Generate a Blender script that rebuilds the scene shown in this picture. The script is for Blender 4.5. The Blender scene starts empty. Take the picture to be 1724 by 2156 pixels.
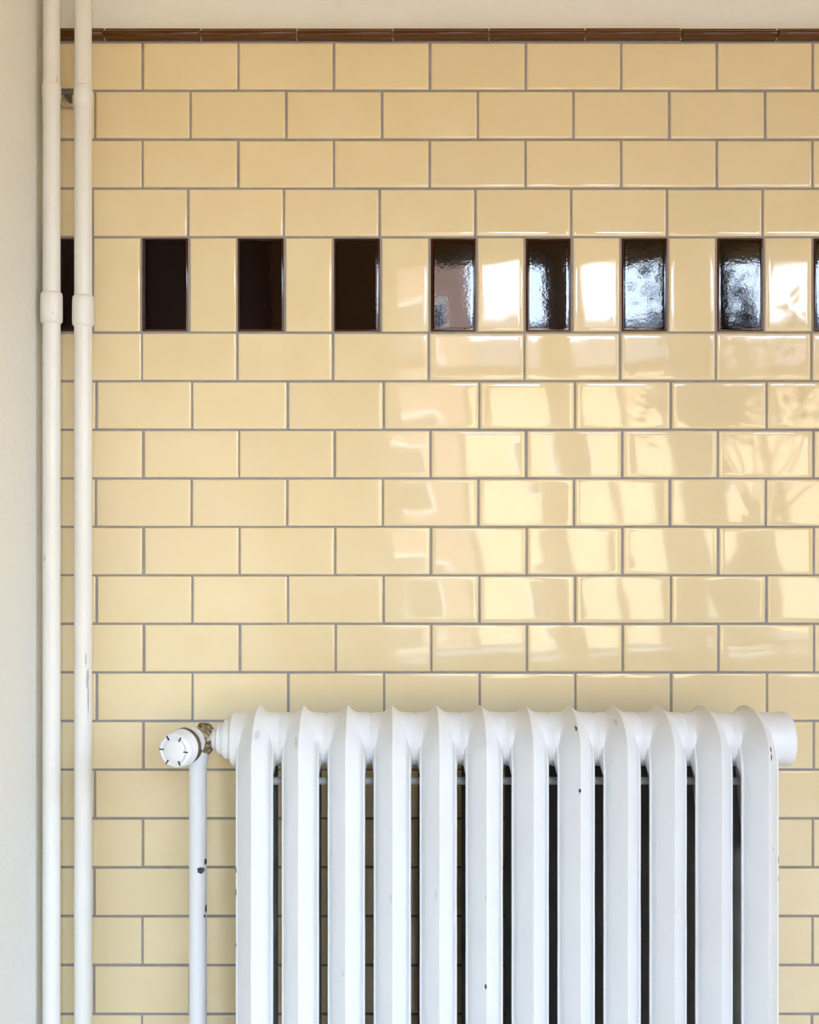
import bpy, bmesh, math, random
from mathutils import Vector, Matrix, noise

random.seed(7)
sc = bpy.context.scene
COL = sc.collection

# ------------------------------------------------------------------ camera
# photograph pixels (1724 x 2156) -> metres: one tile course is 152 mm long on the wall plane y = 0
S = 0.152 / 201.7
D = 1.8                  # camera to tiled wall
X0, Y0 = 810.0, 1050.0   # principal point in the photograph
ZC = 1.2                 # camera height
def P(px, py, d=0.0):
    k = S * (D - d) / D
    return Vector(((px - X0) * k, -d, ZC - (py - Y0) * k))
def K(d): return S * (D - d) / D

cam_d = bpy.data.cameras.new('camera')
cam_d.sensor_fit = 'HORIZONTAL'
cam_d.sensor_width = 36.0
cam_d.lens = 36.0 * D / (1724 * S)
cam_d.shift_x = (862 - X0) / 1724
cam_d.shift_y = -(1078 - Y0) / 1724
cam_d.clip_start = 0.05
cam_d.clip_end = 400
cam = bpy.data.objects.new('camera', cam_d)
cam.location = (0, -D, ZC)
cam.rotation_euler = (math.pi / 2, 0, 0)
COL.objects.link(cam)
sc.camera = cam

# ------------------------------------------------------------------ sky, sun, exposure
SKY = 4.8
SUN = 3.0
SUN_COL = (1.0, 0.76, 0.50)
EXPOSURE = 2.38
FILL_LAMP = 1.0  # glow of the added ceiling globe
w = bpy.data.worlds.new('sky'); sc.world = w; w.use_nodes = True
nt = w.node_tree; nt.nodes.clear()
tc = nt.nodes.new('ShaderNodeTexCoord')
sx = nt.nodes.new('ShaderNodeSeparateXYZ'); nt.links.new(tc.outputs['Generated'], sx.inputs[0])
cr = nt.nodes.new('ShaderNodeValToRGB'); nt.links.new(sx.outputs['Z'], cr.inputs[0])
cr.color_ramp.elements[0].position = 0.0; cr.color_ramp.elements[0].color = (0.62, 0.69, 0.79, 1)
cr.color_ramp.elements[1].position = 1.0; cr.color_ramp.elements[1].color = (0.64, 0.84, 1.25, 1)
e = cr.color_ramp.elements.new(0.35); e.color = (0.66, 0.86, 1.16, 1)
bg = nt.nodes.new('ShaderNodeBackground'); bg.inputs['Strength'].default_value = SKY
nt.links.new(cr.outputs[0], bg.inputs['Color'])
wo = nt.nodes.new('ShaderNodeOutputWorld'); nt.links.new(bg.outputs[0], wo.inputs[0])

sun_d = bpy.data.lights.new('sun', 'SUN'); sun_d.energy = SUN; sun_d.color = SUN_COL; sun_d.angle = math.radians(0.6)
sun = bpy.data.objects.new('sun', sun_d); COL.objects.link(sun)
sun.rotation_euler = Vector((0.60, -0.65, -0.47)).to_track_quat('-Z', 'Y').to_euler()   # over our roof on to the street
sun.location = (0, 5, 20)

vs = sc.view_settings
sc.display_settings.display_device = 'sRGB'
vs.view_transform = 'Standard'; vs.look = 'None'; vs.exposure = EXPOSURE; vs.gamma = 1.0
vs.use_curve_mapping = False

# ------------------------------------------------------------------ room sizes
XL = (97 - X0) * S        # corner behind the left riser pipe
XR = 2.75
YF = -3.4                 # window wall
ZT = 3.20                 # ceiling
GROUND = -3.0             # street, one storey down
WIN = [(0.02, 0.80), (0.89, 1.38), (1.53, 2.14)]
SZ0, SZ1 = 0.70, 2.60
SIDE = (-3.25, -1.70)     # unseen window added in the right wall to light the left wall
WZ0, WZ1 = 0.46, 2.36
for i, (a, b) in enumerate(WIN):     # sampling portals in the three window openings (they give no light themselves)
    ld = bpy.data.lights.new('window_portal', 'AREA'); ld.shape = 'RECTANGLE'
    ld.size = b - a; ld.size_y = WZ1 - WZ0; ld.cycles.is_portal = True
    lo = bpy.data.objects.new('window_portal', ld); COL.objects.link(lo)
    lo.location = ((a + b) / 2, YF - 0.30, (WZ0 + WZ1) / 2)
    lo.rotation_euler = Vector((0, 1, 0)).to_track_quat('-Z', 'Z').to_euler()
ld = bpy.data.lights.new('window_portal', 'AREA'); ld.shape = 'RECTANGLE'; ld.cycles.is_portal = True
ld.size = SIDE[1] - SIDE[0]; ld.size_y = SZ1 - SZ0
lo = bpy.data.objects.new('window_portal', ld); COL.objects.link(lo)
lo.location = (XR + 0.20, (SIDE[0] + SIDE[1]) / 2, (SZ0 + SZ1) / 2)
lo.rotation_euler = Vector((-1, 0, 0)).to_track_quat('-Z', 'Z').to_euler()

# ------------------------------------------------------------------ node helpers
def new_mat(name):
    m = bpy.data.materials.new(name); m.use_nodes = True
    n = m.node_tree; n.nodes.clear()
    o = n.nodes.new('ShaderNodeOutputMaterial'); b = n.nodes.new('ShaderNodeBsdfPrincipled')
    n.links.new(b.outputs[0], o.inputs[0])
    return m, n, b
def node(n, kind, **kw):
    x = n.nodes.new(kind)
    for k, v in kw.items(): setattr(x, k, v)
    return x
def math_n(n, op, a, b=None, clamp=False):
    x = node(n, 'ShaderNodeMath', operation=op); x.use_clamp = clamp
    for i, v in enumerate((a, b)):
        if v is None: continue
        if isinstance(v, (int, float)): x.inputs[i].default_value = v
        else: n.links.new(v, x.inputs[i])
    return x.outputs[0]
def vmath(n, op, a, b=None):
    x = node(n, 'ShaderNodeVectorMath', operation=op)
    for i, v in enumerate((a, b)):
        if v is None: continue
        if isinstance(v, (tuple, list, Vector)): x.inputs[i].default_value = tuple(v)
        else: n.links.new(v, x.inputs[i])
    return x
def mixc(n, f, a, b):
    x = node(n, 'ShaderNodeMix', data_type='RGBA')
    for sock, v in ((x.inputs[0], f), (x.inputs[6], a), (x.inputs[7], b)):
        if isinstance(v, (int, float)): sock.default_value = v
        elif isinstance(v, tuple): sock.default_value = (*v[:3], 1)
        else: n.links.new(v, sock)
    return x.outputs[2]
def noise_n(n, vec, scale, detail=2.0, rough=0.5):
    x = node(n, 'ShaderNodeTexNoise'); x.inputs['Scale'].default_value = scale
    x.inputs['Detail'].default_value = detail; x.inputs['Roughness'].default_value = rough
    n.links.new(vec, x.inputs['Vector']); return x
def ramp(n, f, p0, p1, c0=(0, 0, 0), c1=(1, 1, 1)):
    x = node(n, 'ShaderNodeMapRange'); x.inputs[1].default_value = p0; x.inputs[2].default_value = p1
    n.links.new(f, x.inputs[0]); return x.outputs[0]
def bump(n, h, dist, strength=1.0, normal=None):
    x = node(n, 'ShaderNodeBump'); x.inputs['Strength'].default_value = strength; x.inputs['Distance'].default_value = dist
    n.links.new(h, x.inputs['Height'])
    if normal is not None: n.links.new(normal, x.inputs['Normal'])
    return x.outputs[0]
def geo_pos(n): return node(n, 'ShaderNodeNewGeometry').outputs['Position']
def chip_mask(n, pos, chips, wob=0.9):
    """1 where the paint is knocked off: small irregular spots at given places"""
    nz = noise_n(n, pos, 420.0, 3.0, 0.6)
    best = None
    for c, r in chips:
        d = vmath(n, 'SUBTRACT', pos, c).outputs[0]
        d = vmath(n, 'DIVIDE', d, r).outputs[0]
        l = vmath(n, 'LENGTH', d).outputs['Value']
        best = l if best is None else math_n(n, 'MINIMUM', best, l)
    v = math_n(n, 'ADD', best, math_n(n, 'MULTIPLY', math_n(n, 'SUBTRACT', nz.outputs[0], 0.5), wob * 2))
    return math_n(n, 'LESS_THAN', v, 1.0)

def simple(name, col, rough=0.5, metal=0.0, var=0.06, scale=6.0, bscale=0.0, bdist=0.0):
    m, n, b = new_mat(name)
    pos = geo_pos(n)
    nz = noise_n(n, pos, scale, 3.0)
    f = ramp(n, nz.outputs[0], 0.3, 0.7)
    lo = tuple(c * (1 - var) for c in col); hi = tuple(min(1, c * (1 + var)) for c in col)
    n.links.new(mixc(n, f, lo, hi), b.inputs['Base Color'])
    b.inputs['Roughness'].default_value = rough; b.inputs['Metallic'].default_value = metal
    if bdist:
        n.links.new(bump(n, noise_n(n, pos, bscale, 3.0).outputs[0], bdist), b.inputs['Normal'])
    return m

M = {}
M['plaster'] = simple('wall_plaster', (0.80, 0.785, 0.72), 0.75, var=0.02, scale=3.0, bscale=60, bdist=0.0012)
M['ochre'] = simple('ochre_wall_paint', (0.45, 0.30, 0.10), 0.75, var=0.03)
M['cabinet_dark'] = simple('added_cabinet_dark_wood', (0.035, 0.018, 0.010), 0.95, var=0.25, scale=12)  # for the added cabinets, dark so the left tiles mirror little light
M['ceiling'] = simple('ceiling_paint', (0.60, 0.44, 0.20), 0.8, var=0.02)
M['grout'] = simple('grey_grout', (0.29, 0.265, 0.245), 0.9, var=0.12, scale=40, bscale=300, bdist=0.0005)
M['mortar'] = simple('pale_mortar', (0.55, 0.46, 0.36), 0.9, var=0.1, scale=60)

def glaze(name, col, rough, ripple, fine, ior=1.47, var=0.035):
    m, n, b = new_mat(name)
    t = node(n, 'ShaderNodeTexCoord'); oi = node(n, 'ShaderNodeObjectInfo')
    off = node(n, 'ShaderNodeCombineXYZ')
    n.links.new(math_n(n, 'MULTIPLY', oi.outputs['Random'], 37.0), off.inputs[0])
    n.links.new(math_n(n, 'MULTIPLY', oi.outputs['Random'], 91.0), off.inputs[2])
    vec = vmath(n, 'ADD', t.outputs['Object'], off.outputs[0]).outputs[0]
    base = mixc(n, oi.outputs['Random'], tuple(c * (1 - var) for c in col), tuple(min(1, c * (1 + var)) for c in col))
    blot = noise_n(n, vec, 14.0, 2.0)
    base = mixc(n, ramp(n, blot.outputs[0], 0.35, 0.75), base, tuple(c * k for c, k in zip(col, (0.985, 0.965, 0.92))))
    n.links.new(base, b.inputs['Base Color'])
    b.inputs['Roughness'].default_value = rough
    b.inputs['IOR'].default_value = ior
    nrm = bump(n, noise_n(n, vec, 16.0, 1.0).outputs[0], ripple)
    if fine: nrm = bump(n, noise_n(n, vec, 190.0, 2.0).outputs[0], fine, normal=nrm)
    n.links.new(nrm, b.inputs['Normal'])
    return m
M['tile'] = glaze('cream_tile_glaze', (0.80, 0.66, 0.405), 0.035, 0.00016, 0.0)
M['tile_dark'] = glaze('dark_brown_tile_glaze', (0.0075, 0.0030, 0.0022), 0.035, 0.00016, 0.000027, ior=1.62, var=0.1)
M['tile_rim'] = glaze('brown_glaze_worn_thin_at_the_rim', (0.060, 0.016, 0.007), 0.06, 0.0001, 0.0, var=0.1)
M['trim'] = glaze('chestnut_border_glaze', (0.095, 0.030, 0.004), 0.05, 0.0001, 0.0, var=0.15)

# ------------------------------------------------------------------ mesh helpers
def add_box(bm, lo, hi):
    x0, y0, z0 = lo; x1, y1, z1 = hi
    v = [bm.verts.new(p) for p in ((x0, y0, z0), (x1, y0, z0), (x1, y1, z0), (x0, y1, z0), (x0, y0, z1), (x1, y0, z1), (x1, y1, z1), (x0, y1, z1))]
    for f in ((0, 3, 2, 1), (4, 5, 6, 7), (0, 1, 5, 4), (1, 2, 6, 5), (2, 3, 7, 6), (3, 0, 4, 7)):
        bm.faces.new([v[i] for i in f])
def frame_of(axis):
    a = Vector(axis).normalized()
    u = a.cross(Vector((0, 0, 1)) if abs(a.z) < 0.9 else Vector((1, 0, 0))).normalized()
    return a, u, a.cross(u)
def add_lathe(bm, origin, axis, prof, seg=40, rfun=None):
    """prof: (h, r) along axis; r = 0 closes the end"""
    o = Vector(origin); a, u, v = frame_of(axis); rings = []
    for h, r in prof:
        if r <= 1e-7: rings.append([bm.verts.new(o + a * h)]); continue
        ring = []
        for i in range(seg):
            t = 2 * math.pi * i / seg
            rr = r * (rfun(t, h) if rfun else 1)
            ring.append(bm.verts.new(o + a * h + (u * math.cos(t) + v * math.sin(t)) * rr))
        rings.append(ring)
    for A, B in zip(rings, rings[1:]):
        if len(A) == 1 and len(B) == 1: continue
        for i in range(seg):
            j = (i + 1) % seg
            if len(A) == 1: bm.faces.new((A[0], B[j], B[i]))
            elif len(B) == 1: bm.faces.new((A[i], A[j], B[0]))
            else: bm.faces.new((A[i], A[j], B[j], B[i]))
def finish(bm, name, mat, smooth=None):
    bmesh.ops.recalc_face_normals(bm, faces=bm.faces[:])
    me = bpy.data.meshes.new(name); bm.to_mesh(me); bm.free()
    for m in (mat if isinstance(mat, (list, tuple)) else [mat]): me.materials.append(M[m] if isinstance(m, str) else m)
    if smooth is not None:
        for p in me.polygons: p.use_smooth = True
        me.set_sharp_from_angle(angle=math.radians(smooth))
    return me
def link(name, me, parent=None, loc=None):
    o = bpy.data.objects.new(name, me); COL.objects.link(o)
    if loc is not None: o.location = loc
    if parent is not None:
        o.parent = parent; o.matrix_parent_inverse = Matrix.Translation(-Vector(parent.location))
    return o
def tag(o, label=None, cat=None, group=None, kind=None):
    if label: o['label'] = label
    if cat: o['category'] = cat
    if group: o['group'] = group
    if kind: o['kind'] = kind
    return o
def thing(name, loc, label, cat, group=None):
    o = bpy.data.objects.new(name, None); COL.objects.link(o); o.location = loc
    o.empty_display_size = 0.05
    return tag(o, label, cat, group)
def boxes(name, mat, parent, *bs, smooth=None, bevel=0.0):
    bm = bmesh.new()
    for lo, hi in bs: add_box(bm, lo, hi)
    if bevel:
        bmesh.ops.bevel(bm, geom=bm.edges[:], offset=bevel, segments=2, affect='EDGES', profile=0.5)
    return link(name, finish(bm, name, mat, smooth), parent)
def lathe(name, mat, parent, origin, axis, prof, seg=40, smooth=40, rfun=None):
    bm = bmesh.new(); add_lathe(bm, origin, axis, prof, seg, rfun)
    return link(name, finish(bm, name, mat, smooth), parent)

# ------------------------------------------------------------------ room shell
M['wood_white'] = simple('white_window_paint', (0.72, 0.70, 0.66), 0.35, var=0.03)
def wood_floor():
    m, n, b = new_mat('oak_floor')
    pos = geo_pos(n)
    br = node(n, 'ShaderNodeTexBrick'); br.inputs['Scale'].default_value = 1.0
    br.inputs['Brick Width'].default_value = 1.2; br.inputs['Row Height'].default_value = 0.12; br.inputs['Mortar Size'].default_value = 0.002
    br.inputs['Color1'].default_value = (0.76, 0.68, 0.56, 1); br.inputs['Color2'].default_value = (0.72, 0.64, 0.52, 1); br.inputs['Mortar'].default_value = (0.06, 0.03, 0.02, 1)
    n.links.new(pos, br.inputs['Vector']); n.links.new(br.outputs['Color'], b.inputs['Base Color'])
    b.inputs['Roughness'].default_value = 0.35
    return m
M['floor'] = wood_floor()
PY = 0.006                # plaster face, slightly behind the glaze
fl = tag(boxes('floor', 'floor', None, ((XL - 0.2, YF - 0.28, -0.15), (XR + 0.2, 0.2, 0.0))), 'oak board floor of the room below the frame', kind='structure')
ce = tag(boxes('ceiling', 'ceiling', None, ((XL - 0.2, YF - 0.28, ZT), (XR + 0.2, 0.2, ZT + 0.2))), 'pale ceiling of the room above the frame', kind='structure')
wb = tag(boxes('wall_back', 'plaster', None, ((XL - 0.2, PY, GROUND), (XR + 0.2, 0.30, ZT))), 'cream plaster wall with courses of glazed cream tiles behind the radiator', kind='structure')
wl = tag(boxes('wall_left', 'plaster', None, ((XL - 0.2, YF, 0.0), (XL, PY, ZT))), 'plain off-white plaster side wall beside the riser pipes', kind='structure')
wr = tag(boxes('wall_right', 'ochre', None, ((XR, YF, GROUND), (XR + 0.2, SIDE[0], ZT)), ((XR, SIDE[1], GROUND), (XR + 0.2, PY, ZT)),
               ((XR, SIDE[0], GROUND), (XR + 0.2, SIDE[1], SZ0)), ((XR, SIDE[0], SZ1), (XR + 0.2, SIDE[1], ZT))), 'plain plaster side wall on the window side of the room', kind='structure')
bs = []
xs = [XL - 0.2] + [v for ab in WIN for v in ab] + [XR + 0.2]
for i in range(0, len(xs), 2): bs.append(((xs[i], YF - 0.30, GROUND), (xs[i + 1], YF, ZT + 0.2)))
for a, b in WIN:
    bs.append(((a, YF - 0.30, GROUND), (b, YF, WZ0))); bs.append(((a, YF - 0.30, WZ1), (b, YF, ZT + 0.2)))
wf = tag(boxes('wall_front', 'ochre', None, *bs), 'plaster window wall opposite the tiles, mirrored in the glaze', kind='structure')

# unseen dark cabinets added on the left wall to darken the left tile reflections
M['knob_brass'] = simple('small_brass_knob', (0.45, 0.33, 0.12), 0.3, 0.9)
for k, nm in enumerate(('nearest the tiled wall', 'second from the tiled wall', 'third from the tiled wall', 'nearest the window wall')):
    ya = -0.58 - k * 0.69
    wc = thing('added_cabinet', (XL + 0.02, ya - 0.34, 1.42), 'added shallow dark cabinet on the left wall to darken tile reflections, ' + nm, 'cabinet', 'added dark cabinets on the left wall')
    boxes('body', 'cabinet_dark', wc, ((XL + 0.001, ya - 0.68, 1.42), (XL + 0.018, ya, 2.55)))
    dd_ = boxes('added_cabinet_door', 'cabinet_dark', wc, ((XL + 0.0185, ya - 0.675, 1.425), (XL + 0.036, ya - 0.005, 2.545)), bevel=0.003)
    kb = lathe('knob', 'knob_brass', None, (XL + 0.036, ya - 0.62, 1.55), (1, 0, 0), [(-0.001, 0), (-0.001, 0.006), (0.012, 0.006), (0.018, 0.012), (0.024, 0.010), (0.026, 0)], 16)
    kb.parent = dd_; kb.matrix_parent_inverse = Matrix.Translation(Vector((0, 0, 0)))

# unseen ceiling globe added to warm the light on the upper wall
LX, LY, LZ = 0.55, -1.55, ZT - 0.30
lm = thing('added_fill_lamp', (LX, LY, ZT - 0.001), 'added warm globe light above the frame, warming the upper wall', 'lamp')
lathe('canopy', 'wood_white', lm, (LX, LY, ZT), (0, 0, -1), [(0.001, 0), (0.001, 0.06), (0.02, 0.055), (0.03, 0.02), (0.035, 0.008), (0.19, 0.008), (0.19, 0)], 32)
def opal():
    m, n, b = new_mat('warm_fill_glass'); b.inputs['Base Color'].default_value = (0.9, 0.85, 0.75, 1)
    b.inputs['Emission Color'].default_value = (1.0, 0.80, 0.48, 1); b.inputs['Emission Strength'].default_value = FILL_LAMP
    return m
M['opal'] = opal()
lathe('globe', 'opal', lm, (LX, LY, LZ), (0, 0, 1), [(0.12 * math.sin(math.radians(a)), 0.12 * math.cos(math.radians(a))) if abs(a) < 90 else ((0.12 if a > 0 else -0.12), 0) for a in range(-90, 91, 10)], 32)

# windows mirrored in the glaze
def glass():
    m = bpy.data.materials.new('window_glass'); m.use_nodes = True
    n = m.node_tree; n.nodes.clear()
    o = n.nodes.new('ShaderNodeOutputMaterial'); mx = n.nodes.new('ShaderNodeMixShader')
    fr = n.nodes.new('ShaderNodeFresnel'); fr.inputs[0].default_value = 1.45
    tr = n.nodes.new('ShaderNodeBsdfTransparent'); gl = n.nodes.new('ShaderNodeBsdfGlossy'); gl.inputs['Roughness'].default_value = 0.0
    tr.inputs[0].default_value = (0.97, 0.98, 0.98, 1)
    n.links.new(fr.outputs[0], mx.inputs[0]); n.links.new(tr.outputs[0], mx.inputs[1]); n.links.new(gl.outputs[0], mx.inputs[2]); n.links.new(mx.outputs[0], o.inputs[0])
    return m
M['glass'] = glass()
ZTR = 1.80
for i, (a, b) in enumerate(WIN):
    y0, y1 = YF - 0.21, YF - 0.15
    win = tag(thing('window_%d' % (i + 1), ((a + b) / 2, YF - 0.18, WZ0), None, None), 'tall white framed window mirrored in the glossy tiles', kind='structure')
    f = 0.038; g = 0.002
    boxes('frame', 'wood_white', win, ((a + g, y0, WZ0 + g), (a + f, y1, WZ1 - g)), ((b - f, y0, WZ0 + g), (b - g, y1, WZ1 - g)),
          ((a + f, y0, WZ0 + g), (b - f, y1, WZ0 + f)), ((a + f, y0, WZ1 - f), (b - f, y1, WZ1 - g)))
    boxes('transom', 'wood_white', win, ((a + f, y0 - 0.01, ZTR - 0.035), (b - f, y1 + 0.01, ZTR + 0.035)))
    c = (a + b) / 2
    boxes('glazing_bar', 'wood_white', win, ((c - 0.018, y0, WZ0 + f), (c + 0.018, y1, ZTR - 0.035)))
    for (p, q, r, s) in ((a + f, c - 0.018, WZ0 + f, ZTR - 0.035), (c + 0.018, b - f, WZ0 + f, ZTR - 0.035), (a + f, b - f, ZTR + 0.035, WZ1 - f)):
        bm = bmesh.new(); add_box(bm, (p, y0 + 0.028, r), (q, y0 + 0.032, s)); 
        # single sheet is enough for a thin pane: keep only the inner face
        bm.faces.ensure_lookup_table()
        bmesh.ops.delete(bm, geom=[fc for fc in bm.faces if abs(fc.calc_center_median().y - (y0 + 0.032)) > 1e-6], context='FACES')
        link('pane', finish(bm, 'pane', 'glass'), win)
    boxes('sill', 'wood_white', win, ((a - 0.04, YF - 0.148, WZ0 - 0.001), (b + 0.04, YF + 0.05, WZ0 + 0.018)) if False else ((a + g, YF - 0.148, WZ0 + 0.001), (b - g, YF + 0.05, WZ0 + 0.02)))

# added side window, three lights wide, bringing light in from the right
a, b = SIDE; x0_, x1_ = XR + 0.10, XR + 0.16
win = tag(thing('window_4', (XR + 0.13, (a + b) / 2, SZ0), None, None), 'added wide window in the right wall beyond the frame, for side light', kind='structure')
boxes('frame', 'wood_white', win, ((x0_, a + .002, SZ0 + .002), (x1_, a + f, SZ1 - .002)), ((x0_, b - f, SZ0 + .002), (x1_, b - .002, SZ1 - .002)), ((x0_, a + f, SZ0 + .002), (x1_, b - f, SZ0 + f)), ((x0_, a + f, SZ1 - f), (x1_, b - f, SZ1 - .002)))
edges = [a + f, a + (b - a) / 3, a + (b - a) * 2 / 3, b - f]
for q in edges[1:3]: boxes('mullion', 'wood_white', win, ((x0_, q - 0.025, SZ0 + f), (x1_, q + 0.025, SZ1 - f)))
for q in range(3):
    bm = bmesh.new(); ya, yb = edges[q] + (0.025 if q else 0), edges[q + 1] - (0.025 if q < 2 else 0)
    bm.faces.new([bm.verts.new(p) for p in ((x0_ + .03, ya, SZ0 + f), (x0_ + .03, yb, SZ0 + f), (x0_ + .03, yb, SZ1 - f), (x0_ + .03, ya, SZ1 - f))])
    link('pane', finish(bm, 'pane', 'glass'), win)

# ------------------------------------------------------------------ tiles
def tile_mesh(name, wpx, hpx, mats, r=0.0022):
    """pillow-edged glazed tile, face at y = 0, centred"""
    W, H, T = wpx * S / 2, hpx * S / 2, 0.0070
    ins = [(0.0, T), (0.0, 0.0016), (0.0006, 0.0007), (0.0015, 0.00025), (0.0034, 0.00004), (0.0075, 0.0)]
    bm = bmesh.new(); rings = []
    for i, y in ins:
        a, b = W - i, H - i
        c = 0.0006 + i * 0.35
        pts = [(-a + c, -b), (a - c, -b), (a, -b + c), (a, b - c), (a - c, b), (-a + c, b), (-a, b - c), (-a, -b + c)]
        rings.append([bm.verts.new((x, y, z)) for x, z in pts])
    for k, (A, B) in enumerate(zip(rings, rings[1:])):
        for i in range(8):
            f = bm.faces.new((A[i], A[(i + 1) % 8], B[(i + 1) % 8], B[i]))
            f.material_index = 1 if (len(mats) > 1 and k < 4) else 0
    bm.faces.new(rings[-1])
    return finish(bm, name, list(mats), 60)

GW = 4.3     # joint width in photo pixels
rows = [88, 190.5, 293.5, 397, 499, 700, 802.3, 905, 1007.3, 1109.5, 1211.5, 1313.5, 1416, 1518.5, 1620.5, 1723.5, 1826.3, 1929.3, 2032.5, 2135.5]
while rows[-1] < 2640: rows.append(rows[-1] + 102.8)
rows[-1] = Y0 + ZC / S - 1
first = {0: 300, 1: 199.5, 2: 299.5, 3: 194.5, 5: 297.5, 6: 202.5, 7: 301.5, 8: 201, 9: 302.5, 10: 203, 11: 303, 12: 203.5, 13: 302, 14: 200, 15: 300.5, 16: 199, 17: 299.5, 18: 198, 19: 298.5}
PITCH = 201.6
XEND = 2130
COR = 97 + 1.5
meshes = {}
def get_mesh(kind, wpx, hpx):
    key = (kind, round(wpx), round(hpx))
    if key not in meshes:
        meshes[key] = tile_mesh(kind, wpx, hpx, ('tile_dark', 'tile_rim') if kind == 'accent_tile' else ('tile',))
    return meshes[key]
trng = random.Random(21)
ntile = 0
def put_tile(kind, x0, x1, y0, y1):
    global ntile
    wpx, hpx = x1 - x0 - GW, y1 - y0 - GW
    cx, cy = (x0 + x1) / 2, (y0 + y1) / 2
    if kind == 'tile' and abs(wpx - (PITCH - GW)) < 6: wpx = PITCH - GW
    hpx = 98.2 if hpx < 120 else hpx
    o = link(kind, get_mesh(kind, wpx, hpx), wb, P(cx + trng.uniform(-.5, .5), cy + trng.uniform(-.35, .35)))
    q_ = 0.35 if y1 - y0 > 150 else 1.0
    o.rotation_euler = (math.radians(trng.gauss(0, 0.20) * q_), math.radians(trng.gauss(0, 0.05)), math.radians(trng.gauss(0, 0.22) * q_))
    if kind == 'accent_tile': o['label'] = 'near-black brown glazed upright tile'
    ntile += 1
for r in range(len(rows) - 1):
    y0, y1 = rows[r], rows[r + 1]
    if r == 4:
        xs = [COR, 194.5, 296.7, 398, 498.7, 599.5, 700.7, 802, 904.2, 1003.5, 1104.8, 1204.5, 1306.3, 1406.8, 1508, 1609, 1711]
        while xs[-1] + 101 < XEND: xs.append(xs[-1] + 100.8)
        for i in range(len(xs) - 1):
            put_tile('accent_tile' if i % 2 == 0 else 'tile', xs[i], xs[i + 1], y0, y1)
        continue
    x = first.get(r, 199.5 if r % 2 == 0 else 299.5)
    if x < 250: put_tile('tile', COR, x, y0, y1)
    else: put_tile('tile', COR, x, y0, y1)
    while x + PITCH < XEND + 60:
        put_tile('tile', x, x + PITCH, y0, y1); x += PITCH
gb = boxes('grout_bed', 'grout', wb, ((XL, 0.0013, 0.0), (P(XEND + 60, 0).x, PY + 0.002, P(0, rows[0] - 4).z)))

# ------------------------------------------------------------------ border trim
tr = tag(thing('trim_1', P(1100, 75), None, None), 'chestnut brown rounded border trim above the cream tiles', kind='structure')
zt0, zt1 = P(0, 86.6).z, P(0, 61.0).z
def trim_mesh(wpx):
    Wd = (wpx - 2.6) * S / 2
    h = zt1 - zt0
    prof = [(0.006, 0.0002), (-0.0012, 0.0002), (-0.0022, 0.0012)]
    for k in range(13):                                   # half round bead
        t = -math.pi * 0.42 + k / 12 * math.pi * 0.86
        prof.append((-0.0035 - 0.0120 * math.cos(t) , 0.0082 + 0.0066 * math.sin(t)))
    prof += [(-0.0042, 0.0152), (-0.0038, 0.0172), (-0.0026, h - 0.0004), (0.006, h)]
    bm = bmesh.new(); rings = []
    for x in (-Wd, -Wd + 0.0008, Wd - 0.0008, Wd):
        s = 0.0006 if abs(abs(x) - Wd) < 1e-9 else 0
        rings.append([bm.verts.new((x, y + s, z)) for y, z in prof])
    for A, B in zip(rings, rings[1:]):
        for i in range(len(prof) - 1): bm.faces.new((A[i], A[i + 1], B[i + 1], B[i]))
    bm.faces.new(rings[0]); bm.faces.new(rings[-1][::-1])
    return finish(bm, 'border_tile', 'trim', 35)
tj = [COR, 221, 424, 625.5, 827.5, 1029, 1230.5, 1431.5, 1633, 1834.5, 2036, 2190]
tm = trim_mesh(201.6)
for i in range(len(tj) - 1):
    wpx = tj[i + 1] - tj[i]
    me = tm if abs(wpx - 201.6) < 4 else trim_mesh(wpx)
    o = link('border_tile', me, tr, (P((tj[i] + tj[i + 1]) / 2, 0).x, 0.0, zt0 + trng.uniform(-.0004, .0004)))
    o.rotation_euler = (math.radians(trng.gauss(0, 0.8)), math.radians(trng.gauss(0, 0.06)), 0)
boxes('mortar_joint', 'mortar', tr, *[((P(x - 1.6, 0).x, -0.0045, zt0 + 0.002), (P(x + 1.6, 0).x, 0.006, zt1 - 0.0006)) for x in tj[1:-1]])

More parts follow.
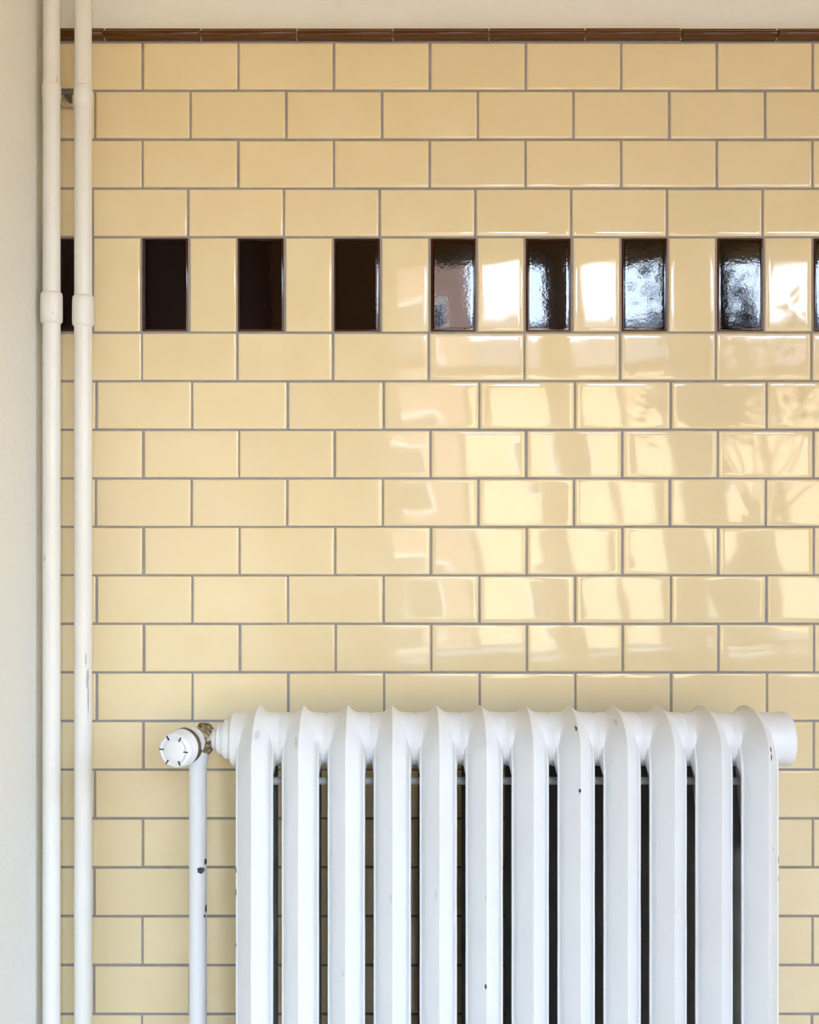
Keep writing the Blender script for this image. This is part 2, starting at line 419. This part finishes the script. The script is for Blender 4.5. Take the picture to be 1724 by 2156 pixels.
# ------------------------------------------------------------------ painted pipes
def paint(name, col, rough, chips=(), chip_col=(0.05, 0.042, 0.038), stains=(), stain_col=(0.30, 0.25, 0.19), brush=0.00025, dirt=0.0):
    m, n, b = new_mat(name)
    pos = geo_pos(n)
    nz = noise_n(n, pos, 9.0, 3.0)
    base = mixc(n, ramp(n, nz.outputs[0], 0.35, 0.7), col, tuple(c * k for c, k in zip(col, (0.975, 0.965, 0.95))))
    if dirt:
        sp = noise_n(n, vmath(n, 'MULTIPLY', pos, (1, 1, 0.35)).outputs[0], 130.0, 3.0, 0.6)
        base = mixc(n, math_n(n, 'MULTIPLY', ramp(n, sp.outputs[0], 0.70, 0.78), dirt), base, tuple(c * 0.55 for c in col))
    if stains: base = mixc(n, math_n(n, 'MULTIPLY', chip_mask(n, pos, stains, 1.1), 0.55), base, stain_col)
    rr = None
    if chips:
        k = chip_mask(n, pos, chips)
        base = mixc(n, k, base, chip_col)
        rr = mixc(n, k, (rough,) * 3, (0.7,) * 3)
    n.links.new(base, b.inputs['Base Color'])
    if rr is not None: n.links.new(rr, b.inputs['Roughness'])
    else: b.inputs['Roughness'].default_value = rough
    h1 = noise_n(n, vmath(n, 'MULTIPLY', pos, (1, 1, 0.12)).outputs[0], 260.0, 2.0)
    h2 = noise_n(n, pos, 55.0, 2.0)
    nrm = bump(n, h1.outputs[0], brush)
    nrm = bump(n, h2.outputs[0], brush * 3, normal=nrm)
    n.links.new(nrm, b.inputs['Normal'])
    return m

DP = 0.05                                     # pipe axis to tile face
def riser(name, px, rpx, cy0, cy1, cr0, clamp_y, label, stains):
    c = P(px, 0, DP)
    mat = paint('cream_pipe_paint', (0.78, 0.765, 0.72), 0.33, stains=stains, stain_col=(0.20, 0.18, 0.15), dirt=0.25)
    t = thing(name, (c.x, -DP, 0.0), label, 'pipe', 'heating riser pipes in the corner')
    r = rpx * K(DP)
    rz = lambda py: P(0, py, DP).z
    prof = [(0.001, 0), (0.001, r), (rz(cy1 + 4), r)]
    prof2 = [(rz(cy0 - 3), r * 0.985), (rz(430), r * 0.985), (rz(clamp_y + 26), r * 0.985), (rz(clamp_y + 12), r * 1.05), (rz(clamp_y + 2), r * 1.065), (rz(clamp_y - 8), r * 0.99), (rz(clamp_y - 60), r * 0.955), (ZT - 0.001, r * 0.955), (ZT - 0.001, 0)]
    # long runs get extra rings with a faint hand-painted waviness
    full = []
    for (h0, r0), (h1, r1) in zip((prof + prof2), (prof + prof2)[1:]):
        nseg = max(1, int((h1 - h0) / 0.05))
        for k in range(nseg): full.append((h0 + (h1 - h0) * k / nseg, r0 + (r1 - r0) * k / nseg))
    full.append((ZT - 0.001, 0))
    lathe('pipe', mat, t, (c.x, -DP, 0), (0, 0, 1), full, 40, 50, rfun=lambda a, h: 1 + 0.008 * noise.noise(Vector((math.cos(a), math.sin(a), h * 9 + px))))
    R = cr0 * K(DP)
    za, zb = rz(cy1), rz(cy0)
    cp = [(za - 0.0035, r * 0.98), (za - 0.0028, r * 1.03), (za - 0.0006, R * 0.955), (za + 0.0014, R), (za + 0.010, R * 1.012), (zb - 0.008, R), (zb - 0.0022, R * 0.985), (zb - 0.0002, R * 0.93), (zb + 0.0012, r * 1.02), (zb + 0.002, r * 0.98)]
    lathe('coupling', mat, t, (c.x, -DP, 0), (0, 0, 1), cp, 40, 35, rfun=lambda a, h: 1 + 0.012 * noise.noise(Vector((math.cos(a) * 1.5, math.sin(a) * 1.5, h * 40 + px))))
    return t
DF = DP + 0.0135
riser('riser_pipe', 108.5, 18.6, 617, 678, 23.0, 190, 'cream painted heating pipe nearest the left wall', [(P(120, 178, DF - .003), (.0012, .02, .004)), (P(125, 184, DF - .005), (.003, .02, .0022)), (P(118, 165, DF), (.0005, .02, .006)), (P(93, 1175, DF), (.0012, .02, .006)), (P(112, 660, DF), (.0006, .02, .003))])
riser('riser_pipe', 175.0, 18.7, 624, 684, 22.5, 200, 'cream painted heating pipe next to the tiles, second from the left wall', [(P(170, 176, DF), (.008, .02, .0006)), (P(180, 1390, DF), (.0008, .02, .011)), (P(183, 1430, DF), (.0018, .02, .016)), (P(184, 1470, DF), (.001, .02, .03))])

# bracket that ties both pipes to the wall
M['iron'] = simple('dirty_iron', (0.13, 0.115, 0.095), 0.6, 0.4, var=0.4, scale=220, bscale=400, bdist=0.0006)
M['smear'] = simple('old_cream_paint', (0.62, 0.52, 0.34), 0.6, var=0.15, scale=160, bscale=300, bdist=0.0006)
M['steel'] = simple('worn_steel', (0.62, 0.58, 0.50), 0.35, 0.9, var=0.2, scale=300)
cl = thing('pipe_clamp', P(141, 200, 0.0), 'dirty iron clamp with a screw bridging the two riser pipes', 'clamp')
xa, xb = P(119, 0, 0.045).x, P(164, 0, 0.045).x
bar = boxes('bar', 'iron', cl, ((xa, -0.047, P(0, 198.5, 0.045).z), (xb, -0.041, P(0, 186.5, 0.045).z)), bevel=0.0012)
boxes('wall_plug', 'smear', cl, ((P(126, 0, .01).x, -0.012, P(0, 226, .01).z), (P(156, 0, .01).x, 0.0012, P(0, 196, .01).z)), bevel=0.003)
boxes('stem', 'iron', cl, ((P(143, 0, .02).x, -0.042, P(0, 214, .02).z), (P(149, 0, .02).x, -0.011, P(0, 197, .02).z)), bevel=0.0015)
s0 = P(130, 213, 0.012)
lathe('screw', 'smear', cl, s0, (0, -1, 0), [(0.0, 0.0), (0.0, 0.0046), (0.001, 0.0048), (0.002, 0.0036), (0.0026, 0)], 20)
lathe('washer', 'iron', cl, s0 + Vector((0, 0.001, -0.0002)), (0, -1, 0), [(-0.002, 0), (-0.002, 0.0066), (0.0004, 0.0066), (0.0004, 0)], 20)
for px, rp, yy in ((108.5, 18.6, 193), (175.0, 18.7, 203)):
    c = P(px, yy, DP); r = rp * K(DP)
    lathe('band', 'band_paint' if 'band_paint' in M else M.setdefault('band_paint', paint('band_paint', (0.78, 0.765, 0.72), 0.35, dirt=0.3)), cl, c, (0, 0, 1),
          [(-0.0125, r * 0.97), (-0.011, r * 1.03), (-0.004, r * 1.075), (0.007, r * 1.07), (0.0105, r * 1.03), (0.0125, r * 0.94)], 40, 60,
          rfun=lambda a, h: 1 + 0.02 * noise.noise(Vector((math.cos(a) * 2, math.sin(a) * 2, h * 60 + px))))

# ------------------------------------------------------------------ radiator
DS = 0.200                               # front silhouettes of the sections
A, B = 0.0875, 0.0510                     # arch half depth, half rise (to the ridge)
CD = 0.1525                              # header axis depth from the wall
CZ = ZC - 0.353                          # arch centre height
HZ = 0.0042                              # header axis above the arch centre
RH = 0.0372
CZB = 0.150                              # bottom header
NS = 12
PX0, PXP = 535.8, 96.7
PT = PXP * K(DS)                         # section pitch
HW = 0.0266                              # section half width
prof_f = [(0.0, 0.0), (0.0006, 0.0004), (0.0020, 0.0022), (0.006, 0.0078), (0.012, 0.0165), (0.018, 0.0262), (0.0208, 0.0315), (0.0222, 0.0345), (0.0232, 0.0368), (0.0243, 0.0378), (0.0256, 0.0380), (0.0264, 0.0390), (0.0266, 0.0402)]
def inset(x):
    x = abs(x)
    if x >= HW: return 0.0402 + (x - HW) * 6
    for (a, s), (b, t) in zip(prof_f, prof_f[1:]):
        if x <= b: return s + (t - s) * (x - a) / (b - a)
def smax(a, b, k):
    h = max(k - abs(a - b), 0) / k
    return max(a, b) + h * h * k * 0.25
def cap_r(x, th):
    """radius about the header axis (front = angle 0, up = 90 degrees)"""
    t = inset(x)
    deg = math.degrees(th)
    m = deg if deg <= 90 else 180 - deg       # symmetric front/back
    fade = 0.0
    if m < -37: fade = min(1.0, (-37 - m) / 22.0) ** 2 * 0.09
    drop = 0.9 * min(t, 0.0402)               # the arch starts lower towards the edges of a section
    h = HZ + drop
    aa, bb = A - t - fade * 0.6, B - t * 0.82 + drop
    c, s = math.cos(math.radians(m)), math.sin(math.radians(m))
    rl = 0.0
    if aa > 0.002:
        rl = aa / max(c, 0.2)                                     # straight shank below the arch
        if h + rl * s > 0 and bb > h + 0.0005:                    # arch: ellipse about the arch centre, seen from the header axis
            q2 = (c / aa) ** 2 + (s / bb) ** 2; q1 = 2 * h * s / bb ** 2; q0 = (h / bb) ** 2 - 1
            rl = (-q1 + math.sqrt(max(q1 * q1 - 4 * q2 * q0, 0))) / (2 * q2)
        elif h + rl * s > 0: rl = 0.0
    rh = RH + 0.0012 * (1 - min(1.0, max(0.0, (abs(x) - HW) / (PT / 2 - HW)))) 
    u = min(1.0, max(0.0, m / 40.0))
    return smax(rl, rh, 0.001 + 0.010 * u * u * (3 - 2 * u))
XSAM = sorted(set([-p[0] for p in prof_f] + [p[0] for p in prof_f] + [v * s for v in (0.0035, 0.009, 0.015, 0.0275, 0.0288, 0.0304, PT / 2 + 0.0002) for s in (-1, 1)]))
def add_cap(bm, zc, flip):
    nth = 112
    grid = []
    for x in XSAM:
        col = []
        for i in range(nth):
            th = math.radians(-90 + 360 * i / nth)
            r = cap_r(x, th)
            y = -(CD + r * math.cos(th)); z = r * math.sin(th)
            col.append(bm.verts.new((x, y, zc + (-z if flip else z))))
        grid.append(col)
    for a, b in zip(grid, grid[1:]):
        for i in range(nth): bm.faces.new((a[i], a[(i + 1) % nth], b[(i + 1) % nth], b[i]))
def add_column(bm, dsil, front, hw, depth, wave=0.0):
    """closed lens tube, straight; front = +1 ridge towards the room, -1 towards the wall"""
    k = hw / HW
    half = [(x * k, depth * (1 - t / 0.0402)) for x, t in prof_f]
    back = [(hw * 0.985, -0.002), (hw * 0.90, -0.007), (hw * 0.6, -0.0145), (hw * 0.25, -0.019)]
    right = half + back
    pts = right + [(0.0, -0.020)] + [(-x, y) for x, y in right[1:][::-1]]
    n0 = 46
    rings = []
    for i in range(n0 + 1):
        z = CZB + 0.028 + (CZ - CZB - 0.056) * i / n0
        ring = []
        for x, y in pts:
            wv = wave * min(1.0, max(0.0, (CZ - 0.05 - z) / 0.06)) * noise.noise(Vector((x * 60, y * 60, z * 16 + dsil * 50)))
            ring.append(bm.verts.new((x * 0.997 + wv * (1 if abs(x) > .02 else .5), -(dsil + front * (y - 0.0001)), z)))
        rings.append(ring)
    n = len(pts)
    for a, b in zip(rings, rings[1:]):
        for i in range(n): bm.faces.new((a[i], a[(i + 1) % n], b[(i + 1) % n], b[i]))
    bm.faces.new(rings[0]); bm.faces.new(rings[-1][::-1])

FX = lambda i: (PX0 + PXP * i - X0) * K(DS)
chips = []
def fin_chip(px, py, d, rx, rz): chips.append((P(px, py, d), (rx, 0.02, rz)))
fin_chip(1620, 1577, .228, .0018, .0040); fin_chip(1621, 1593, .228, .0016, .0046)
fin_chip(1220, 1664, .236, .0016, .0034); fin_chip(1215, 1536, .225, .0015, .0032)
fin_chip(1585, 1494, .18, .0024, .0007); fin_chip(1657, 1539, .16, .0009, .0014)
fin_chip(1022, 2075, .235, .0014, .0036); fin_chip(497, 1833, .202, .0006, .0040); fin_chip(497, 1880, .202, .0006, .0060)
fin_chip(497, 1990, .202, .0005, .0030); fin_chip(590, 1845, .202, .0006, .0060); fin_chip(1364, 1730, .202, .0006, .0050)
fin_chip(1625, 1785, .22, .0006, .0024); fin_chip(1559, 1843, .202, .0006, .006); fin_chip(1639, 1810, .202, .0006, .006); fin_chip(1639, 1850, .202, .0006, .004)
stains = [(P(541, 1549, .22), (.0036, .02, .0055)), (P(624, 1562, .225), (.0028, .02, .0060)), (P(1098, 1508, .19), (.0040, .02, .0030)),
          (P(823, 1890, .236), (.0012, .02, .006)), (P(917, 1885, .236), (.0012, .02, .006)), (P(1022, 1890, .236), (.001, .02, .004)), (P(721, 2050, .236), (.001, .02, .005)), (P(1420, 1915, .23), (.0012, .02, .004)),
          (P(816, 1510, .20), (.003, .02, .003)), (P(1298, 1522, .20), (.0022, .02, .004))]
M['rad'] = paint('white_radiator_paint', (0.77, 0.78, 0.785), 0.36, chips=chips, stains=stains, stain_col=(0.50, 0.48, 0.45), brush=0.00018, dirt=0.10)
M['cast'] = simple('bare_dusty_cast_iron', (0.20, 0.195, 0.185), 0.75, 0.0, var=0.18, scale=18)

rad = thing('radiator', (FX(5.5), -CD, 0.0), 'white painted cast iron column radiator with twelve ridged sections', 'radiator')
bm = bmesh.new()
add_cap(bm, CZ + HZ, False); add_cap(bm, CZB, True)
add_column(bm, DS, 1, HW, 0.0402, wave=0.0003)
sec_me = finish(bm, 'section', 'rad', 32)
bm = bmesh.new(); add_column(bm, 0.105, -1, 0.0252, 0.0402)
rear_me = finish(bm, 'rear_column', 'cast', 32)
for i in range(NS):
    s = link('section', sec_me, rad, (FX(i), 0, 0))
    rc = bpy.data.objects.new('rear_column', rear_me); COL.objects.link(rc); rc.parent = s
    rc.location = (-0.0008, 0, 0)
    rc['label'] = 'bare dark iron rear column'
# hubs, plug and reducing bushes
HC = Vector((0, -CD, CZ))                # header axis passes through arch centre
xl = FX(0) - PT / 2; xr = FX(NS - 1) + PT / 2
def xlathe(name, mat, parent, x0, prof, seg=48, smooth=35, z=CZ + 0.0042, rfun=None):
    return lathe(name, mat, parent, (x0, -CD, z), (1, 0, 0), prof, seg, smooth, rfun)
xlathe('end_plug', 'rad', rad, xr, [(-0.004, 0.0), (-0.004, 0.0379), (0.004, 0.0381), (0.0125, 0.0384), (0.0140, 0.0392), (0.0215, 0.0388), (0.0248, 0.0365), (0.0258, 0.030), (0.0258, 0.0)])
XE = lambda px: (px - X0) * K(CD)
def left_prof(spec): return [(XE(a) - xl, r) for a, r in spec]
xlathe('end_hub', 'rad', rad, xl, [(0.004, 0.0), (0.004, 0.0379), (-0.001, 0.0381), (-0.0040, 0.0378), (-0.0058, 0.0358), (-0.0060, 0.0)])
hexf = lambda flats: (lambda a, h: math.cos(math.pi / flats) / math.cos((a % (2 * math.pi / flats)) - math.pi / flats))
xlathe('reducing_bush', 'rad', rad, xl, left_prof([(487, 0.0), (487, .0278), (483, .0284), (475, .0282), (472.5, .0270), (472, 0.0)]), rfun=lambda a, h: 1 + 0.012 * math.cos(8 * a))
xlathe('lock_nut', 'rad', rad, xl, left_prof([(474, 0.0), (474, .0252), (467, .0226), (466, .0208), (465.5, .0214), (459, .0212), (457.6, .0200), (457.4, 0.0)]), rfun=lambda a, h: 1 + 0.008 * math.cos(8 * a))
# tie rod seen through the gaps
xlathe('tie_rod', 'rad', rad, FX(0), [(0, 0), (0, 0.0056), (FX(NS - 1) - FX(0), 0.0056), (FX(NS - 1) - FX(0), 0)], 20, z=P(0, 1644, CD).z)
for i in (0, NS - 1):
    for dd in (DS, 0.105):
        lathe('foot', 'rad', rad, (FX(i), -dd, 0), (0, 0, 1), [(0.0005, 0), (0.0005, 0.024), (0.012, 0.022), (0.05, 0.013), (CZB - RH + 0.02, 0.017), (CZB - RH + 0.02, 0)], 24)

# ------------------------------------------------------------------ valve and feed pipe
fpx = 416.6
fp = P(fpx, 1554, CD)
feed_mat = paint('white_feed_pipe_paint', (0.70, 0.71, 0.725), 0.36, chips=[(P(423, 1833, CD + .012), (.0052, .02, .0046)), (P(432.5, 1815, CD + .006), (.0016, .02, .0040)), (P(433, 1914, CD + .006), (.0012, .02, .0060)), (P(430, 1930, CD + .009), (.0010, .02, .0025))], dirt=0.12)
feed = thing('feed_pipe', (fp.x, -CD, 0), 'white chipped pipe rising to the radiator valve from below', 'pipe')
rp = 18.4 * K(CD)
full = [(0.0005, 0), (0.0005, rp)] + [(0.05 + k * (CZ - 0.03 - 0.05) / 24, rp) for k in range(25)] + [(CZ - 0.030, 0)]
lathe('pipe', feed_mat, feed, (fp.x, -CD, 0), (0, 0, 1), full, 40, 50, rfun=lambda a, h: 1 + 0.006 * noise.noise(Vector((math.cos(a), math.sin(a), h * 12))))
lathe('floor_collar', feed_mat, feed, (fp.x, -CD, 0), (0, 0, 1), [(0.0006, rp * 1.0), (0.0006, rp * 1.9), (0.004, rp * 1.85), (0.008, rp * 1.2), (0.008, rp * 1.0)], 40, 40)

def worn_brass():
    m, n, b = new_mat('painted_brass_worn_bare')
    pos = geo_pos(n)
    a = noise_n(n, pos, 170.0, 4.0, 0.65); c = noise_n(n, pos, 60.0, 2.0)
    col = mixc(n, ramp(n, a.outputs[0], 0.46, 0.54), (0.10, 0.058, 0.034), (0.34, 0.27, 0.15))
    col = mixc(n, ramp(n, c.outputs[0], 0.60, 0.66), col, (0.66, 0.62, 0.54))
    n.links.new(col, b.inputs['Base Color']); b.inputs['Roughness'].default_value = 0.5; b.inputs['Metallic'].default_value = 0.25
    n.links.new(bump(n, a.outputs[0], 0.0012), b.inputs['Normal'])
    return m
M['brass'] = worn_brass()
M['cap'] = paint('white_knob_plastic', (0.76, 0.77, 0.78), 0.30, stains=[(P(352, 1603, .24), (.006, .02, .004))], stain_col=(0.55, 0.53, 0.52), brush=0.0001, dirt=0.15)
M['ring'] = simple('brown_valve_ring', (0.13, 0.075, 0.04), 0.5, 0.2, var=0.4, scale=200)
M['slot'] = simple('black_slot', (0.012, 0.012, 0.013), 0.6)
VC = Vector((fp.x, -CD, CZ + HZ))
val = thing('radiator_valve', (VC.x, VC.y, VC.z - 0.03), 'white round knob valve with worn brass nut beside the radiator', 'valve')
ax = Vector((-0.36, -1.0, -0.01)).normalized()
bm = bmesh.new()
add_lathe(bm, VC, (0, 0, 1), [(-0.034, 0), (-0.034, 0.0150), (-0.018, 0.0160), (0.006, 0.0178), (0.014, 0.0150), (0.018, 0.0)], 36)
add_lathe(bm, VC, ax, [(0.0, 0.0), (0.0, 0.0165), (0.016, 0.0180), (0.018, 0.0215), (0.026, 0.0215), (0.026, 0.0)], 36)
link('body', finish(bm, 'body', feed_mat, 40), val)
nut = bmesh.new()
x_a, x_b = XE(417) - VC.x, XE(447.6) - VC.x
R6 = 0.0220
nprof = [(x_a - 0.006, 0.0), (x_a - 0.006, 0.0150), (x_a, 0.0152), (x_a, R6 * 0.955), (x_a + 0.002, R6 * 1.06), (x_b - 0.006, R6 * 1.06), (x_b - 0.0035, R6 * 0.96), (x_b, R6 * 0.74), (x_b, 0.0)]
def hexr(a, h):
    if h < x_a - 1e-6 or h > x_b - 0.004: return 1.0
    t = (a + math.pi / 6) % (math.pi / 3) - math.pi / 6
    return min(1.0, 0.90 / math.cos(t))
add_lathe(nut, VC, (1, 0, 0), nprof, 48, hexr)
link('union_nut', finish(nut, 'union_nut', 'brass', 28), val)['label'] = 'worn brown brass hexagon nut'
lathe('tail_piece', 'rad', val, VC, (1, 0, 0), [(x_b - 0.001, 0.0), (x_b - 0.001, 0.0140), (XE(458.5) - VC.x, 0.0138), (XE(458.5) - VC.x, 0.0)], 36)
lathe('ring', 'ring', val, VC + Vector((-0.0065, 0, -0.0050)), ax, [(0.018, 0.0), (0.018, 0.0225), (0.020, 0.0258), (0.031, 0.0266), (0.0325, 0.0245), (0.0325, 0.0)], 48)['label'] = 'dark brown ring behind the knob'
RK = 0.0264
KO = VC + Vector((-0.0065, 0, -0.0050))   # knob axis starts a little low of the body centre
KF = 0.0565                              # front of the knob along its axis
kn = lathe('knob', 'cap', val, KO, ax, [(0.0315, 0.0), (0.0315, RK * 0.97), (0.0330, RK), (0.0360, RK * 1.005), (0.0370, RK * 0.975), (0.0380, RK * 0.985), (0.0430, RK * 0.98), (0.0440, RK * 0.955), (0.0455, RK * 0.96), (KF - 0.0060, RK * 0.945), (KF - 0.0025, RK * 0.915), (KF - 0.0006, RK * 0.85), (KF, RK * 0.78), (KF - 0.0012, RK * 0.745), (KF - 0.0016, RK * 0.66), (KF + 0.0002, RK * 0.58), (KF + 0.0010, RK * 0.30), (KF + 0.0012, 0.0)], 96, 40,
          rfun=lambda a, h: 1 - (0.030 * max(0.0, math.cos(6 * (a - 0.35))) ** 3 if h > 0.046 and h < KF - 0.0001 else 0))
a_, u_, v_ = frame_of(ax)
right = Vector((1, 0, 0)) - ax * ax.x; right.normalize(); up = right.cross(-ax) if False else Vector((0, 0, 1)) - ax * ax.z
up.normalize()
for k in range(6):
    t = math.radians(58 + 60 * k)
    rad_dir = right * math.cos(t) + up * math.sin(t); tan = ax.cross(rad_dir)
    bm = bmesh.new()
    c0 = KO + ax * (KF - 0.0022)
    for (h0, h1) in ((-0.003, 0.0028),):
        vs_ = []
        for h in (h0, h1):
            for rr, tt in ((0.60, -0.0006), (0.86, -0.0008), (0.86, 0.0008), (0.60, 0.0006)):
                vs_.append(bm.verts.new(c0 + ax * h + rad_dir * (rr * RK) + tan * tt))
        for f in ((3, 2, 1, 0), (4, 5, 6, 7), (0, 1, 5, 4), (1, 2, 6, 5), (2, 3, 7, 6), (3, 0, 4, 7)): bm.faces.new([vs_[q] for q in f])
    so = bpy.data.objects.new('grip_slot', finish(bm, 'grip_slot', 'slot')); COL.objects.link(so)
    so.parent = kn; so.matrix_parent_inverse = Matrix.Identity(4)

# ------------------------------------------------------------------ things mirrored in the glaze: vase of branches on a table
M['table'] = simple('dark_table_wood', (0.10, 0.055, 0.03), 0.4, var=0.2)
M['vase'] = simple('brown_stoneware', (0.16, 0.11, 0.07), 0.35, var=0.15)
M['bark'] = simple('brown_twig_bark', (0.10, 0.065, 0.04), 0.8, var=0.3, scale=80)
M['leaf'] = simple('green_leaves', (0.09, 0.13, 0.05), 0.55, var=0.3, scale=30)
TX, TY, TZ = 1.50, -2.85, 0.66
tb = thing('side_table', (TX, TY, 0), 'small dark wooden side table by the window, mirrored in the tiles', 'table')
boxes('table_top', 'table', tb, ((TX - 0.25, TY - 0.25, TZ - 0.03), (TX + 0.25, TY + 0.25, TZ)), bevel=0.004)
for sx_ in (-1, 1):
    for sy_ in (-1, 1):
        lathe('leg', 'table', tb, (TX + sx_ * 0.21, TY + sy_ * 0.21, 0), (0, 0, 1), [(0.0005, 0), (0.0005, 0.014), (TZ - 0.03, 0.022), (TZ - 0.03, 0)], 12)
vz = lathe('vase', 'vase', None, (TX, TY, TZ), (0, 0, 1), [(0.0005, 0), (0.0005, 0.085), (0.05, 0.115), (0.16, 0.135), (0.27, 0.115), (0.35, 0.065), (0.40, 0.06), (0.42, 0.072), (0.41, 0.06), (0.34, 0.055), (0.2, 0.10), (0.02, 0.07), (0.02, 0)], 36)
tag(vz, 'round brown stoneware vase on the side table, mirrored in the tiles', 'vase')
br = thing('leafy_branches', (TX, TY, TZ + 0.03), 'tall leafy branches standing in the brown vase, mirrored in the tiles', 'plant')
rb = random.Random(5)
leaf_pts = []
def twig(bm, p, d, L, r, depth):
    n = 7; pts = [Vector(p)]; dd = Vector(d).normalized()
    for i in range(n):
        dd = (dd + Vector((rb.uniform(-.16, .16), rb.uniform(-.16, .16), rb.uniform(-.05, .10)))).normalized()
        pts.append(pts[-1] + dd * L / n)
    rings = []
    for i, q in enumerate(pts):
        rr = r * (1 - 0.75 * i / n); a, u, v = frame_of(dd)
        rings.append([bm.verts.new(q + (u * math.cos(t) + v * math.sin(t)) * rr) for t in (0, 2.09, 4.19)])
    for A_, B_ in zip(rings, rings[1:]):
        for i in range(3): bm.faces.new((A_[i], A_[(i + 1) % 3], B_[(i + 1) % 3], B_[i]))
    for i in range(3, n + 1):
        if depth > 0 and rb.random() < 0.8:
            twig(bm, pts[i], (dd + Vector((rb.uniform(-1, 1), rb.uniform(-.7, .7), rb.uniform(-.1, .7)))).normalized(), L * 0.42, r * 0.5, depth - 1)
        if depth == 0:
            for _ in range(3): leaf_pts.append(pts[i] + Vector((rb.uniform(-.04, .04), rb.uniform(-.04, .04), rb.uniform(-.04, .04))))
for ang in (-24, -15, -8, -2, 4, 10, 16, 23, 30, 38):
    bm = bmesh.new()
    a = math.radians(ang)
    p0 = Vector((TX + math.sin(a) * 0.02, TY + rb.uniform(-.02, .02), TZ + 0.035))
    # straight through the neck of the vase, then spreading
    q = Vector((TX + math.sin(a) * 0.045, TY + rb.uniform(-.02, .02), TZ + 0.42))
    rings = []
    for z_, pt in ((0, p0), (1, q)):
        rings.append([bm.verts.new(pt + Vector((math.cos(t) * 0.006, math.sin(t) * 0.006, 0))) for t in (0, 2.09, 4.19)])
    for i in range(3): bm.faces.new((rings[0][i], rings[0][(i + 1) % 3], rings[1][(i + 1) % 3], rings[1][i]))
    twig(bm, q, (math.sin(a) * 1.15, rb.uniform(-.12, .12), math.cos(a)), rb.uniform(0.75, 1.05), 0.009, 1)
    link('branch', finish(bm, 'branch', 'bark', 60), br)
bm = bmesh.new()
for k in range(420):                                        # dense lower clump
    leaf_pts.append(Vector((1.30 + rb.gauss(0, 0.12), TY + rb.gauss(0, 0.08), 1.58 + rb.gauss(0, 0.055))))
for q in leaf_pts:
    d = Vector((rb.uniform(-1, 1), rb.uniform(-1, 1), rb.uniform(-.8, .6))).normalized(); a, u, v = frame_of(d)
    L = rb.uniform(0.05, 0.09); W_ = L * 0.32
    v0 = bm.verts.new(q); v1 = bm.verts.new(q + d * L * 0.5 + u * W_ + v * 0.006); v2 = bm.verts.new(q + d * L); v3 = bm.verts.new(q + d * L * 0.5 - u * W_ + v * 0.006); v4 = bm.verts.new(q + d * L * 0.5)
    for f in ((v0, v1, v4), (v1, v2, v4), (v2, v3, v4), (v3, v0, v4)): bm.faces.new(f)
lf = link('leaves', finish(bm, 'leaves', 'leaf'), br); lf['kind'] = 'stuff'

# ------------------------------------------------------------------ the street outside, mirrored in the glaze and lighting the room
M['street'] = simple('brown_brick_paving', (0.30, 0.19, 0.10), 0.9, var=0.1, scale=0.8)
M['render'] = simple('cream_house_render', (0.72, 0.555, 0.34), 0.9, var=0.05, scale=0.6)
M['brick'] = simple('pinkish_brick_front', (0.32, 0.20, 0.15), 0.9, var=0.1, scale=0.7)
M['roof'] = simple('dark_slate_roof', (0.11, 0.10, 0.10), 0.7, var=0.2, scale=3)
M['sash'] = simple('white_sash_paint', (0.75, 0.74, 0.70), 0.5)
M['dark_pane'] = simple('dark_house_glass', (0.03, 0.035, 0.045), 0.08)
gr = boxes('street_ground', 'street', None, ((-90, -120, GROUND - 0.3), (90, 40, GROUND)))
tag(gr, 'brown brick street paving outside the windows', kind='structure')
def house(M4, x0, x1, ht, mat, label, wins):
    """a house front along local x at y = 0, facing +y, placed by the matrix M4"""
    hs = thing('terraced_house', M4 @ Vector(((x0 + x1) / 2, -4, GROUND)), label, 'house')
    def fin(name, bm, mt, par=None):
        bmesh.ops.transform(bm, matrix=M4, verts=bm.verts[:])
        me = finish(bm, name, mt)
        if par is None: return link(name, me, hs)
        o = link(name, me); o.parent = par; return o
    bm = bmesh.new(); add_box(bm, (x0, -8, GROUND + 0.001), (x1, 0, ht)); fin('wall', bm, mat)
    bm = bmesh.new()
    vv = [bm.verts.new(p) for p in ((x0, 0.35, ht), (x1, 0.35, ht), (x1, -8.3, ht), (x0, -8.3, ht), (x0, -4, ht + 1.5), (x1, -4, ht + 1.5))]
    for f in ((0, 1, 5, 4), (2, 3, 4, 5), (0, 4, 3), (1, 2, 5), (3, 2, 1, 0)): bm.faces.new([vv[i] for i in f])
    fin('roof', bm, 'roof')
    for x in wins:
        zz = -1.9
        while zz + 2.0 < ht:
            bm = bmesh.new(); add_box(bm, (x - 0.55, -0.02, zz - 0.05), (x + 0.55, 0.05, zz + 1.65)); wn = fin('window', bm, 'sash')
            bm = bmesh.new(); add_box(bm, (x - 0.46, 0.02, zz + 0.05), (x + 0.46, 0.06, zz + 1.55)); fin('pane', bm, 'dark_pane', wn)
            zz += 3.0
ACROSS = Matrix.Translation((0, -24, 0))
house(ACROSS, 2.1, 18, 4.2, 'render', 'low sunlit cream house across the street, mirrored in the tiles', [3.9 + 3.3 * k for k in range(4)])
house(ACROSS, -22, 2.0, 7.4, 'brick', 'tall pinkish brick house across the street, mirrored in the tiles', [0.7 - 2.6 * k for k in range(5)])
house(Matrix.Translation((17, -6, 0)) @ Matrix.Rotation(math.pi / 2, 4, 'Z'), -14, 12, 4.2, 'render', 'added cream house outside the right-hand window, blocking low sky', [-10 + 3.4 * k for k in range(6)])  # unseen, added to cut low sky from the side window
print('tiles', ntile)
